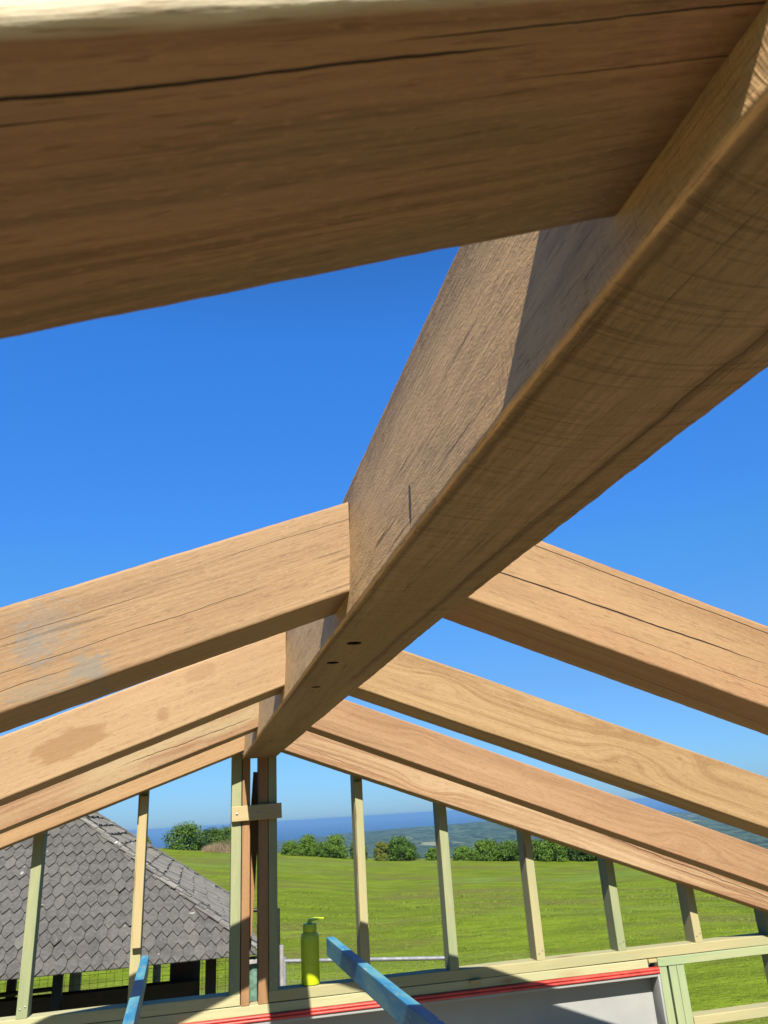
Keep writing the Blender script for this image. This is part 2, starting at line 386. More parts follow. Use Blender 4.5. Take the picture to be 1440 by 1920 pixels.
def m_sea():
    n = N('sea_water'); v = n.noise(n.scale(n.obj, (0.0006, 0.002, 1)), 1.0, 4, 0.6)
    c = n.mix(n.ramp(v, 0.35, 0.65), (0.004, 0.060, 0.20), (0.006, 0.075, 0.23))
    return n.done(c, 0.55, None, 0.3)
sea = polar_sheet('sea', [3000, 6000, 9000, 14000, 22000, 40000, 75000], R(-80), R(80), 160, lambda x, y: -158.0, m_sea())
tag(sea, kind='structure')

# unseen floor slab, added and tinted orange to bounce warm light on the undersides
bm = bmesh.new(); add_box(bm, -4.6, 5.2, -4.5, 4.35, -3.24, -2.95, 0.01)
slab = link('bounce_floor', bm, plain('warm_bounce_floor', (0.54, 0.40, 0.27), 0.9, 0, 0.1, 2.0, 0.3)); tag(slab, kind='structure')

# ------------------------------------------------------------------ ridge beam
LT = (0.52, 0.335, 0.165); DK = (0.27, 0.15, 0.07)
m_ridge = hardwood('ridge_hardwood', (0.54, 0.35, 0.185), (0.25, 0.15, 0.075), 3.0, pith=(0.15, -0.05), ringf=420, ring=0.22, saw=0.5,
                   rough_bump=1.0, weather=0.15, checks=0.7, fuzzb=0.5, pale_y=(0.080, 0.085, (1.25, 0.78, 0.36), 0.9),  # left face lightened in colour to stand in for stronger sun on it
                   arcs=0.3, tilt=0.0509, fuzzs=(190, 480), streaks=[(-0.060, 0.004, 2.5, 4.6, 0.010, 0.020, 0.7, (0.13, 0.06, 0.03)), (0.075, 0.0, 2.6, 5.0, 0.006, 0.004, 0.6, (0.12, 0.06, 0.02))],
                   cracks=[('y', 0, -0.050, 0.002, 2.8, 3.7, 0.0005, 0.03)], stains=[(3.387, 0.022, 0.006, 0.030, (0.02, 0.015, 0.02), 0.8, 1.2, (40, 80, 80))], shift=(0.33, 0.20, 0.07, 0.5))
RX0, RX1, RZ0, RZ1 = 0.235, 0.398, 0.306, 0.522
RY0 = -2.6; RYE = 4.14
def ridge_z(x):
    y = RY0 + x
    return -0.040 * math.exp(-max(y, 0.0) / 0.6)
bm = beam_mesh(RYE - RY0, RX1 - RX0, RZ1 - RZ0, r=0.0035, n=1000, wob=0.0012, seed=1.0, zfun=ridge_z, rag=0.0005,
               lean=lambda x, y, z: (y + 0.006 - 0.011 * (z / 0.216) if y > 0 else y, z))  # left face leaned back so that it catches more sun
ridge = link('ridge_beam', bm, m_ridge, matrix=frame(((RX0 + RX1) / 2, RY0, RZ0), (0, 1, 0), (0, 0, 1)))
tag(ridge, 'massive brown hardwood ridge beam running away overhead, bolt holes drilled in its underside', 'ridge beam')
# bolt holes drilled up into it
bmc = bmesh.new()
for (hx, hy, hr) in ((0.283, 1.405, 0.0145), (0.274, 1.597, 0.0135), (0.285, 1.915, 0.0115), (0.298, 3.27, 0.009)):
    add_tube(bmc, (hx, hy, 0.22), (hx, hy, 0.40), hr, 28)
m_bore = plain('bore_shade', (0.012, 0.008, 0.006), 0.9)  # near-black colour stands in for the shade inside the holes
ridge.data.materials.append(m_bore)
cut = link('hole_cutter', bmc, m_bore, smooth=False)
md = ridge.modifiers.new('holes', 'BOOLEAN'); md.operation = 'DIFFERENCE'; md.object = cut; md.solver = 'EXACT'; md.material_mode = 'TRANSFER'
bpy.context.view_layer.update()
dg = bpy.context.evaluated_depsgraph_get()
newme = bpy.data.meshes.new_from_object(ridge.evaluated_get(dg))
ridge.modifiers.clear(); ridge.data = newme; bpy.data.objects.remove(cut)

# ------------------------------------------------------------------ rafters
TH = 0.140
def rafter(side, y0, zb, slope, L, h, mat, label, seed, th=TH, r=0.005, bow=0.0, lean=None):
    """side -1 left / +1 right of the ridge; y0 = face towards the camera; zb = underside height at the ridge"""
    a = math.atan(slope); xr = RX0 if side < 0 else RX1
    X = (side * math.cos(a), 0, -math.sin(a)); Z = (side * math.sin(a), 0, math.cos(a))
    bm = beam_mesh(L, th, h, r=r, n=260, wob=0.0009, seed=seed, rag=0.00035, cut0=-math.tan(a), cut1=0, lean=lean,
                   zfun=(lambda x: bow * math.sin(math.pi * min(1, x / L))) if bow else None)
    o = link('rafter', bm, mat, matrix=frame((xr, y0 + th / 2, zb), X, Z))
    tag(o, label, 'rafter', 'hardwood rafters meeting the ridge beam')
    return o
# near faces: left rafters local y = -Y(world) so the camera side is +y; right rafters camera side is -y
HL = 0.146
m = hardwood('near_rafter_wood', (0.52, 0.305, 0.15), (0.24, 0.125, 0.058), 5.0, pith=(-0.2, 0.05), ringf=260, ring=0.3, saw=0.15, rough_bump=0.8, weather=0.2, pale_y=(0.0675, 0.0715, (0.85, 0.76, 0.52), 1.0),
             cracks=[('y', 0, 0.0515, -0.004, 0.10, 0.8, 0.0009, 0.006), ('y', 0, 0.0615, -0.02, -0.1, 0.20, 0.0006, 0.006), ('y', 0, 0.041, 0.0, 0.27, 0.8, 0.0005, 0.006), ('y', 0, 0.0355, 0.0, -0.1, 0.14, 0.0004, 0.003)],
             shift=(0.20, 0.16, 0.09, 0.5))
rafter(-1, 0.170, 0.320, 0.36, 1.9, 0.157, m, 'dark shaded rafter closest overhead, long black crack along its underside', 1.0, th=0.148, r=0.007)
m = hardwood('rafter_wood_a', LT, DK, 11.0, pith=(0.3, -0.3), ringf=500, ring=0.16, saw=0.15, checks=0.6,
             stains=[(0.44, 0.097, 0.045, 0.045, (0.26, 0.27, 0.24), 0.28, 4.2, (60, 170, 170)), (0.465, 0.075, 0.025, 0.035, (0.21, 0.23, 0.23), 0.42, 4.4, (90, 120, 220)),
                     (0.40, 0.022, 0.025, 0.028, (0.22, 0.24, 0.22), 0.6, 4.0, (60, 150, 150)), (0.47, 0.015, 0.06, 0.015, (0.26, 0.27, 0.22), 0.35, 3.6, (50, 160, 160))],
             cracks=[('z', 1, 0.052, 0.004, 0.1, 0.9, 0.0005, 0.012), ('z', 1, 0.100, 0.0, 0.28, 0.75, 0.0004, 0.01), ('z', 1, 0.118, 0.0, -0.1, 0.2, 0.0004, 0.01),
                     ('z', 1, 0.03, 0.0, 0.4, 1.2, 0.0006, 0.01)])
rafter(-1, 1.165, 0.334, 0.355, 1.9, HL + 0.002, m, 'second left rafter, pale sunlit face with blue grey scuff marks', 2.0)
m = hardwood('rafter_wood_b', (0.56, 0.37, 0.19), (0.36, 0.21, 0.095), 14.0, pith=(0.3, 0.4), ringf=300, ring=0.12, saw=0.08, checks=0.15,
             stains=[(0.545, 0.066, 0.095, 0.036, (0.34, 0.17, 0.06), 0.62, 1.6, (12, 40, 40)), (0.326, 0.049, 0.02, 0.022, (0.33, 0.16, 0.06), 0.5, 2.6, (30, 50, 50)),
                     (0.20, 0.118, 0.05, 0.02, (0.36, 0.19, 0.08), 0.4, 1.8, (14, 30, 30))])
rafter(-1, 2.13, 0.345, 0.375, 2.4, HL, m, 'third left rafter, sunlit face with a large brown damp stain', 3.0)
m = hardwood('rafter_wood_c', (0.53, 0.34, 0.18), (0.33, 0.17, 0.08), 17.0, pith=(0.1, 0.2), ringf=170, ring=0.45, saw=0.1, shift=(0.50, 0.38, 0.20, 0.8),
             cracks=[('z', 1, 0.040, 0.03, 0.0, 0.55, 0.0014, 0.03)])
rafter(-1, 3.10, 0.345, 0.365, 2.6, HL, m, 'fourth left rafter, streaky cream and pink face with wavy sapwood edge', 4.0, bow=0.004)
m = hardwood('rafter_wood_d', (0.56, 0.36, 0.17), (0.38, 0.21, 0.09), 21.0, pith=(0.0, 0.3), ringf=200, ring=0.3, saw=0.05)
rafter(-1, 4.0, 0.336, 0.352, 2.9, HL, m, 'last left rafter sitting on the gable wall studs', 5.0)

m = hardwood('rafter_wood_e', (0.56, 0.36, 0.175), (0.33, 0.17, 0.075), 25.0, pith=(-0.25, 0.06), ringf=240, ring=0.25, saw=0.35, shift=(0.50, 0.26, 0.13, 0.5),
             cracks=[('z', -1, 0.063, 0.024, -0.1, 0.62, 0.0018, 0.008), ('z', -1, 0.134, 0.0, -0.1, 1.4, 0.0010, 0.006), ('z', -1, 0.035, 0.0, 0.25, 0.8, 0.0005, 0.012),
                     ('y', 0, 0.0, 0.02, 0.0, 0.8, 0.0008, 0.02)])
rafter(1, 1.165, 0.335, 0.368, 2.2, HL + 0.003, m, 'first right rafter in view, sunlit face split by two long dark cracks', 6.0)
m = hardwood('rafter_wood_f', (0.55, 0.37, 0.175), (0.36, 0.205, 0.085), 28.0, pith=(-0.1, 0.12), ringf=230, ring=0.36, saw=0.05, knots=[(1.02, 0.110, 0.012)], figs=[(0.86, 0.066, 0.022), (0.28, 0.09, 0.012)])
rafter(1, 2.13, 0.345, 0.360, 2.8, HL, m, 'second right rafter, golden grain with looping figure and a small round knot', 7.0)
m = hardwood('rafter_wood_g', (0.52, 0.315, 0.165), (0.33, 0.175, 0.08), 31.0, pith=(-0.2, 0.2), ringf=200, ring=0.26, saw=0.1, figs=[(0.49, 0.097, 0.013), (1.70, 0.07, 0.02)])
rafter(1, 3.10, 0.352, 0.374, 3.2, HL, m, 'third right rafter, pinkish brown face with soft wavy grain', 8.0)
m = hardwood('rafter_wood_h', (0.60, 0.42, 0.23), (0.36, 0.19, 0.09), 36.0, pith=(-0.1, 0.0), ringf=190, ring=0.48, saw=0.05, knots=[(0.05, 0.055, 0.006)], figs=[(0.77, 0.05, 0.018)],
             cracks=[('z', -1, 0.044, -0.03, 0.05, 0.6, 0.0012, 0.02), ('z', -1, 0.16, -0.035, 1.7, 3.2, 0.0022, 0.03), ('z', -1, 0.12, -0.03, 2.0, 3.1, 0.0012, 0.03)])
rafter(1, 4.0, 0.340, 0.3605, 3.7, HL, m, 'last right rafter on the gable studs, pale face with dark wandering grain lines', 9.0)

# ------------------------------------------------------------------ gable wall frame
WY = 4.135; WD = 0.09
pm = [pine('treated_pine_%s' % k, a, b, i + 1.0) for i, (k, a, b) in enumerate((
    ('green', (0.35, 0.41, 0.22), (0.45, 0.46, 0.25)), ('yellow', (0.56, 0.50, 0.26), (0.46, 0.46, 0.25)),
    ('mint', (0.38, 0.50, 0.28), (0.48, 0.52, 0.28)), ('cream', (0.66, 0.61, 0.34), (0.55, 0.55, 0.31))))]
m_brown = hardwood('post_hardwood', (0.48, 0.27, 0.12), (0.30, 0.155, 0.065), 41.0, ringf=600, ring=0.15, saw=0.03)
m_batt = pine('batten_pine', (0.60, 0.47, 0.22), (0.62, 0.50, 0.27), 9.0, False)
def timber(name, p0, p1, w, d, mat, label, cat, group=None, seed=0.0, face=(0, 1, 0), r=0.003, n=24, wob=0.0006):
    """timber from p0 to p1 (centre line), w across, d deep along 'face'"""
    p0 = Vector(p0); p1 = Vector(p1); X = (p1 - p0)
    bm = beam_mesh(X.length, w, d, r=r, n=n, wob=wob, seed=seed)
    o = link(name, bm, mat, matrix=frame(p0, X, face)); tag(o, label, cat, group); return o
SG = 'treated pine studs of the gable wall'
def rafter_under(x):
    return (0.336 - 0.352 * (RX0 - x)) if x < RX0 else (0.340 - 0.3605 * (x - RX1))
ZP = -0.723
def stud(x, w, mi, label, zb=ZP, zt=None, name='stud', mat=None, y=WY, d=WD, group=SG, cat='wall stud'):
    if zt is None: zt = rafter_under(x) + 0.035
    return timber(name, (x, y, zb), (x, y, zt), w, d, mat or pm[mi], label, cat, group, seed=x * 3)
stud(-0.697, 0.046, 0, 'leftmost green pine stud, standing in front of the dark shingled roof')
stud(-0.240, 0.046, 1, 'left wall stud half covered by a pale wood strip, under the last left rafter')
stud(0.204, 0.048, 0, 'pale green pine stud on the left of the brown posts under the ridge beam')
stud(0.2515, 0.039, 0, 'left of the two brown hardwood posts under the ridge beam', zb=-0.771, zt=0.335, name='post', mat=m_brown, group='brown posts under the ridge end', cat='post', y=WY - 0.002)
stud(0.335, 0.047, 0, 'right of the two brown hardwood posts under the ridge beam, mostly in shade', zb=-0.771, zt=0.335, name='post', mat=m_brown, group='brown posts under the ridge end', cat='post', y=WY - 0.002)
stud(0.382, 0.042, 0, 'shaded green pine stud on the right of the brown posts under the ridge beam')
for x, mi, lb in ((0.820, 1, 'first stud right of the yellow bottle, with a pale wood strip on its face'),
                  (1.262, 0, 'second stud right of the yellow bottle, its foot shaded, fence tube end behind it'),
                  (1.718, 1, 'third stud right of the yellow bottle, yellowish sunlit face'),
                  (2.170, 0, 'fourth stud right of the yellow bottle, standing left of the end of the steel beam'),
                  (2.620, 1, 'short stud above the green double plate, just right of the steel beam end'),
                  (3.072, 0, 'shaded stud at the right edge of the photo under the last rafter')):
    stud(x, 0.046, mi, lb)
timber('packing_strip', (-0.236, WY - 0.032, -0.492), (-0.236, WY - 0.032, rafter_under(-0.236) - 0.02), 0.038, 0.030, m_batt,
       'long pale wood strip fixed on the left wall stud in front of the shingled roof', 'packing strip', 'pale strips fixed on studs', 2.0)
timber('packing_strip', (0.818, WY - 0.02, -0.492), (0.818, WY - 0.02, rafter_under(0.82) - 0.02), 0.040, 0.018, pm[1],
       'long pale wood strip fixed on the first stud right of the yellow bottle', 'packing strip', 'pale strips fixed on studs', 3.0)
timber('loose_board', (0.262, WY + 0.10, -0.56), (0.315, WY + 0.10, 0.245), 0.045, 0.019, m_brown, 'thin brown board leaning behind the two brown posts', 'board', None, 4.0)
bt = timber('batten', (0.180, WY - 0.024, 0.046), (0.424, WY - 0.024, 0.052), 0.070, 0.020, m_batt, 'short pale batten screwed across the posts under the ridge beam', 'batten', None, 5.0)
m_zinc = plain('zinc', (0.55, 0.55, 0.53), 0.35, 0.8, 0.1, 60)
for sx_, sz_ in ((0.205, 0.046), (0.305, 0.046), (0.378, 0.058)):
    bm = bmesh.new(); add_lathe(bm, [(0.0055, 0), (0.0055, 0.0015), (0.0035, 0.0028), (0.001, 0.003)], 14)
    s = link('screw', bm, m_zinc); s.matrix_world = frame((sx_, WY - 0.0245, sz_), (1, 0, 0), (0, -1, 0)); s.parent = bt; s.matrix_parent_inverse = bt.matrix_world.inverted()
for o in [o for o in list(col.objects) if o.name.startswith('stud')]:
    zt_ = o.matrix_world.translation; k_ = random.random()
    for dx_, dz_ in ((-0.010, 0.030 + 0.01 * k_), (0.011, 0.042)):
        bm = bmesh.new(); add_lathe(bm, [(0.0036, 0), (0.0036, 0.0008), (0.0025, 0.0014)], 10)
        q = link('nail_head', bm, m_zinc); q.matrix_world = frame((zt_.x + dx_, WY - 0.0004, ZP + dz_), (1, 0, 0), (0, -1, 0)); q.parent = o; q.matrix_parent_inverse = o.matrix_world.inverted()
PG = 'pine plates under the gable studs'
def plate(x0, x1, z0, z1, mi, label, seed, name='plate', y=WY, d=WD, cat='wall plate', group=PG):
    return timber(name, (x0, y, (z0 + z1) / 2), (x1, y, (z0 + z1) / 2), z1 - z0, d, pm[mi], label, cat, group, seed, n=60, wob=0.0008)
plate(-3.6, 0.2285, -0.7695, -0.7235, 3, 'upper pine plate left of the brown posts, carrying the left studs', 11.0)
plate(0.3600, 4.4, -0.7695, -0.7235, 1, 'upper pine plate right of the brown posts, yellow bottle standing on it', 12.0)
plate(-3.6, 2.300, -0.8115, -0.7720, 3, 'long lower pine plate lying on the red strip over the steel beam', 13.0)
plate(2.358, 4.4, -0.8130, -0.7720, 2, 'green lower plate at right, beyond the end of the steel beam', 14.0)
plate(2.508, 4.4, -1.092, -1.048, 1, 'low pine sill at bottom right corner between stud group and photo edge', 15.0, name='sill', cat='sill')
JG = 'short studs beside the steel beam end'
for x, w, mi, lb in ((2.3835, 0.044, 2, 'short green stud touching the end of the steel beam'), (2.4395, 0.043, 2, 'middle one of the three green short studs right of the steel beam'),
                  (2.4845, 0.043, 2, 'right one of the three green short studs beside the grassy opening')):
    timber('jack_stud', (x, WY + 0.001, -2.95), (x, WY + 0.001, -0.8145), w, 0.088, pm[mi], lb, 'jack stud', JG, x)
timber('jack_stud', (3.06, WY + 0.001, -1.0465), (3.06, WY + 0.001, -0.8145), 0.044, 0.088, pm[0], 'short shaded stud at the right photo edge between lower plate and sill', 'jack stud', JG, 7.7)
bm = bmesh.new(); add_box(bm, 2.305, 2.352, WY - 0.006, WY + 0.05, -0.789, -0.7725, 0.001)
tag(link('packer', bm, m_batt), 'small yellow wood packer wedged beside the lower plate end', 'packer')
timber('packer', (1.330, WY - 0.018, -0.779), (1.385, WY - 0.020, -0.776), 0.012, 0.03, m_batt, 'little pale wood wedge poking out between the two plates', 'packer', None, 8.0, n=6)

# steel channel under the plates, red strip on top
m_steel = plain('grey_paint', (0.46, 0.47, 0.45), 0.55, 0.0, 0.05, 5.0, 0.08)
bm = bmesh.new()
bx0, bx1 = -3.6, 2.356; f0 = WY - 0.004
add_box(bm, bx0, bx1 - 0.012, f0, f0 + 0.094, -0.853, -0.8405, 0.0015)     # top flange
add_box(bm, bx0, bx1 - 0.012, f0, f0 + 0.094, -1.102, -1.090, 0.0015)      # bottom flange
add_box(bm, bx0, bx1 - 0.012, f0 + 0.084, f0 + 0.0925, -1.0898, -0.8532)   # web
# fillets
for (za, zb_) in ((-0.8532, -0.865), (-1.0898, -1.078)):
    vs = []
    for k in range(5):
        a = R(90 * k / 4); yy = f0 + 0.0838 - 0.012 * (1 - math.sin(a)); z = za + (zb_ - za) * (1 - math.cos(a))
        vs.append((yy, z))
    ra = [bm.verts.new((bx0, y, z)) for y, z in vs]; rb = [bm.verts.new((bx1 - 0.0122, y, z)) for y, z in vs]
    for i in range(4): bm.faces.new((ra[i], ra[i + 1], rb[i + 1], rb[i]))
steel = link('steel_beam', bm, m_steel); tag(steel, 'grey painted steel channel beam under the timber plates', 'steel beam')
bm = bmesh.new(); add_box(bm, bx1 - 0.0118, bx1, f0 - 0.001, f0 + 0.095, -1.104, -0.8395, 0.0012)
link('end_plate', bm, m_steel, steel)
m_red = plain('red_plastic', (0.80, 0.065, 0.045), 0.5, 0, 0.28, 14, 0.05)
bm = bmesh.new(); prof = []
z0r, z1r = -0.8395, -0.8125
for k in range(25):
    t = k / 24; z = z0r + (z1r - z0r) * t
    prof.append((f0 - 0.003 - 0.006 * abs(math.sin(2 * math.pi * t)) ** 0.6, z))
ra = [bm.verts.new((bx0, y, z)) for y, z in prof] + [bm.verts.new((bx0, f0 + 0.09, z1r)), bm.verts.new((bx0, f0 + 0.09, z0r))]
rb = [bm.verts.new((bx1, v.co.y, v.co.z)) for v in ra]
for i in range(len(ra)): j = (i + 1) % len(ra); bm.faces.new((ra[i], ra[j], rb[j], rb[i]))
bm.faces.new(ra); bm.faces.new(rb[::-1])
tag(link('packing_channel', bm, m_red), 'red ribbed plastic strip between the steel beam and the pine plates', 'packing strip')

# ------------------------------------------------------------------ blue timbers
def m_blue(seed):
    n = N('blue_treated'); base = n.scale(n.obj, (1, 1, 1), (seed, seed * 2, 0))
    a = n.noise(n.scale(base, (3, 14, 14)), 1.0, 4, 0.6); st = n.noise(n.scale(base, (8, 200, 200)), 1.0, 3)
    c = n.mix(n.ramp(a, 0.38, 0.64), (0.03, 0.26, 0.50), (0.15, 0.44, 0.52))
    c = n.mix(n.ramp(n.noise(n.scale(base, (10, 25, 25), (4, 4, 4)), 1.0, 4, 0.65), 0.55, 0.70, 0, 0.7), c, (0.30, 0.42, 0.36))
    c = n.mix(n.ramp(st, 0.5, 0.8, 0, 0.4), c, (0.01, 0.10, 0.28))
    w = n.ramp(n.noise(n.scale(base, (22, 40, 40), (9, 1, 4)), 1.0, 2, 0.6), 0.70, 0.725)
    c = n.mix(n.mul(w, 0.85), c, (0.75, 0.74, 0.62))
    return n.done(c, 0.55, n.bump(st, 0.2, 0.001), 0.3)
timber('blue_timber', (0.5685, 3.60, -0.5255), (0.5685, -1.2, -0.5255), 0.0335, 0.066, m_blue(1.0), 'blue treated timber sticking out beside the yellow bottle', 'blue timber', 'blue treated timbers', 3.3, face=(0, 0, 1), r=0.0025, n=60)
timber('blue_timber', (-0.171, 3.60, -0.527), (-0.1285, 1.2, -0.527 + 0.0), 0.030, 0.066, m_blue(6.0), 'short looking blue treated timber seen end on near the left studs', 'blue timber', 'blue treated timbers', 4.3, face=(0, 0, 1), r=0.0025, n=40)

# ------------------------------------------------------------------ squeeze bottle
def m_bottle():
    n = N('lime_plastic'); v = n.noise(n.obj, 25, 3)
    c = n.mix(n.ramp(v, 0.35, 0.65), (0.62, 0.78, 0.005), (0.70, 0.88, 0.008))
    n.bsdf.inputs['Subsurface Weight'].default_value = 0.0
    return n.done(c, 0.38, None, 0.5)
mb = m_bottle()
bo = empty('squeeze_bottle', (0.560, WY + 0.040, -0.7225)); bo.scale = (0.94, 0.94, 0.885)
tag(bo, 'lime yellow plastic squeeze bottle with flipped cap standing on the pine plate', 'bottle')
bm = bmesh.new()
add_lathe(bm, [(0.040, 0.0), (0.0455, 0.004), (0.0465, 0.012), (0.046, 0.10), (0.0465, 0.19), (0.0462, 0.226), (0.043, 0.238), (0.036, 0.246), (0.034, 0.250)], 40)
link('body', bm, mb, bo)
bm = bmesh.new(); pr = [(0.0335, 0.2505)]
for k in range(1): pass
add_lathe(bm, [(0.0345, 0.2505), (0.0350, 0.253), (0.0350, 0.283), (0.0335, 0.2875), (0.030, 0.289)], 40)
link('cap', bm, mb, bo)
bm = bmesh.new(); add_lathe(bm, [(0.012, 0.2895), (0.011, 0.30), (0.007, 0.309), (0.0045, 0.311)], 20); 
link('nozzle', bm, mb, bo)
bm = bmesh.new()
pts = [(-0.004, 0.3000), (0.006, 0.3090), (0.022, 0.3125), (0.040, 0.3120), (0.060, 0.3100), (0.074, 0.3085), (0.074, 0.3065), (0.060, 0.3050), (0.040, 0.3030), (0.022, 0.3000), (0.006, 0.2975)]
fa = [bm.verts.new((x, -0.010, z)) for x, z in pts]; fb = [bm.verts.new((x, 0.010, z + 0.004)) for x, z in pts]
for i in range(len(pts)): j = (i + 1) % len(pts); bm.faces.new((fa[i], fa[j], fb[j], fb[i]))
bm.faces.new(fa[::-1]); bm.faces.new(fb)
link('lid_flap', bm, mb, bo)

# ------------------------------------------------------------------ shingled hut
CX, CY, EZ = 0.615, 8.0, -1.108; HS = 6.3; AX, AY, AZ = CX - HS / 2, CY + HS / 2, 1.02
hut = empty('hut', (AX, AY, -3.2)); tag(hut, 'old open sided hut with a dark grey timber shingled hip roof', 'hut')
def m_shingle(gain=1.0):
    n = N('weathered_shingle'); t = n.attr('tint'); 
    v = n.noise(n.scale(n.obj, (30, 30, 12)), 1.0, 4, 0.6); g = n.noise(n.scale(n.obj, (120, 120, 6)), 1.0, 3)
    sp = n.t.nodes.new('ShaderNodeSeparateColor'); n.t.links.new(t, sp.inputs[0])
    c = n.mix(sp.outputs[0], (0.058, 0.058, 0.052), (0.116, 0.114, 0.101))
    c = n.mix(n.ramp(sp.outputs[1], 0.97, 0.99, 0, 0.6), c, (0.075, 0.04, 0.038))
    c = n.mix(n.ramp(n.add(v, n.mul(g, 0.3)), 0.5, 0.85, 0, 0.5), c, (0.135, 0.125, 0.12))
    c = n.mix(n.ramp(n.noise(n.obj, 3.0, 3), 0.5, 0.7, 0, 0.35), c, (0.030, 0.027, 0.030))
    li = n.ramp(n.add(n.noise(n.obj, 5.5, 4, 0.7), n.mul(n.sub(sp.outputs[2], 0.5), 0.12)), 0.66, 0.71)
    c = n.mix(n.mul(li, 0.55), c, (0.50, 0.50, 0.44))
    c = n.mix(1.0, c, (gain, gain, gain), 'MULTIPLY')
    return n.done(c, 0.85, n.bump(n.add(v, g), 0.4, 0.004), 0.25)
msh = m_shingle(1.55); msh2 = m_shingle(2.3)
apex = Vector((AX, AY, AZ))
corners = [Vector((CX - HS, CY, EZ)), Vector((CX, CY, EZ)), Vector((CX, CY + HS, EZ)), Vector((CX - HS, CY + HS, EZ))]
# roof deck
bm = bmesh.new(); inn = [c.lerp(apex, 0.035) for c in corners]; vs = [bm.verts.new(c - Vector((0, 0, 0.02))) for c in inn]; va = bm.verts.new(apex - Vector((0, 0, 0.02)))
for i in range(4): bm.faces.new((vs[i], vs[(i + 1) % 4], va))
vb = [bm.verts.new(c - Vector((0, 0, 0.045))) for c in inn]; vab = bm.verts.new(apex - Vector((0, 0, 0.10)))
for i in range(4): bm.faces.new((vb[i], vb[(i + 1) % 4], vab)); bm.faces.new((vs[i], vs[(i + 1) % 4], vb[(i + 1) % 4], vb[i]))
m_dark = plain('dark_stained_wood', (0.085, 0.045, 0.03), 0.8, 0, 0.3, 12, 0.2)
roof = link('roof', bm, m_dark, hut, smooth=False); roof.parent = hut
hut_inv = Matrix.Translation(hut.location).inverted()
def reparent(o, p):
    o.parent = p; o.matrix_parent_inverse = Matrix.Translation(p.location if p.parent is None else Vector((0, 0, 0))).inverted() if p is hut else Matrix()
roof.matrix_parent_inverse = hut_inv
rng = random.Random(3)
def shingle_slope(a, b, shaggy):
    bm = bmesh.new(); lay = bm.loops.layers.color.new('tint')
    e = (b - a); W = e.length; ex = e.normalized(); mid = (a + b) / 2; up = (apex - mid); SL = up.length; up.normalize(); nn = ex.cross(up).normalized()
    def plate_(out, xc, y, th, lift, tl, colr, base=0.002):
        top = []; bot = []
        for (u, v) in out:
            uu = xc + u + tl * (v - 0.1); lim = (W / 2) * (1 - max(0, y + v) / SL) + 0.004; uu = max(-lim, min(lim, uu))
            p = mid + ex * uu + up * (y + v) + nn * ((0.026 + lift) * (1 - v / 0.32) + base)
            top.append(bm.verts.new(p + nn * th)); bot.append(bm.verts.new(p))
        n_ = len(out); fs = [bm.faces.new(top)] + [bm.faces.new((bot[i], bot[(i + 1) % n_], top[(i + 1) % n_], top[i])) for i in range(n_)]
        for f_ in fs:
            for l in f_.loops: l[lay] = colr
    tint = lambda m_, s_: (min(1, max(0, rng.gauss(m_, s_))), rng.random(), rng.random(), 1)
    if shaggy:
        y = -0.01
        while y < SL:
            half = (W / 2) * (1 - y / SL); x = -half
            while x < half:
                w = rng.uniform(0.03, 0.09)
                plate_([(-w / 2 + 0.002, rng.uniform(-0.015, 0.015)), (w / 2 - 0.002, rng.uniform(-0.015, 0.015)), (w / 2 - 0.002, 0.32), (-w / 2 + 0.002, 0.32)],
                       x + w / 2, y, rng.uniform(0.006, 0.014), rng.uniform(0, 0.02), rng.uniform(-0.02, 0.02), (min(1, max(0, rng.gauss(1.0, 0.3))), rng.random() * 0.9, rng.random(), 1))
                x += w
            y += 0.19
    else:
        sw = 0.097; row = 0; y = -0.02; x = -W / 2
        while x < W / 2:   # straight starter course under the eave row
            plate_([(-sw / 2, 0.012), (sw / 2, 0.012), (sw / 2, 0.3), (-sw / 2, 0.3)], x + sw / 2, -0.02, 0.008, 0, 0, tint(0.3, 0.15), -0.014); x += sw
        while y < SL:
            half = (W / 2) * (1 - y / SL); k0 = -int(half / sw) - 2
            for k in range(k0, -k0 + 1):
                xc = (k + 0.5 * (row % 2)) * sw + rng.uniform(-0.004, 0.004)
                if abs(xc) > half + sw * 0.35: continue
                hw = sw / 2 - rng.uniform(0.0005, 0.002); pt = 0.074; jy = rng.uniform(-0.006, 0.006)
                out = [(0.004 + 0.003 * rng.uniform(-1, 1), jy), (hw, pt + jy), (hw, 0.32), (-hw, 0.32), (-hw, pt + jy), (-0.004, jy)]
                plate_(out, xc, y, rng.uniform(0.003, 0.006), rng.uniform(0, 0.003) + (0.012 if rng.random() < 0.04 else 0), rng.uniform(-0.012, 0.012), tint(0.45, 0.16))
            y += 0.160; row += 1
    return link('shingles', bm, msh2 if shaggy else msh, roof, smooth=False)
for i in range(4): shingle_slope(corners[i], corners[(i + 1) % 4], i in (1, 3))
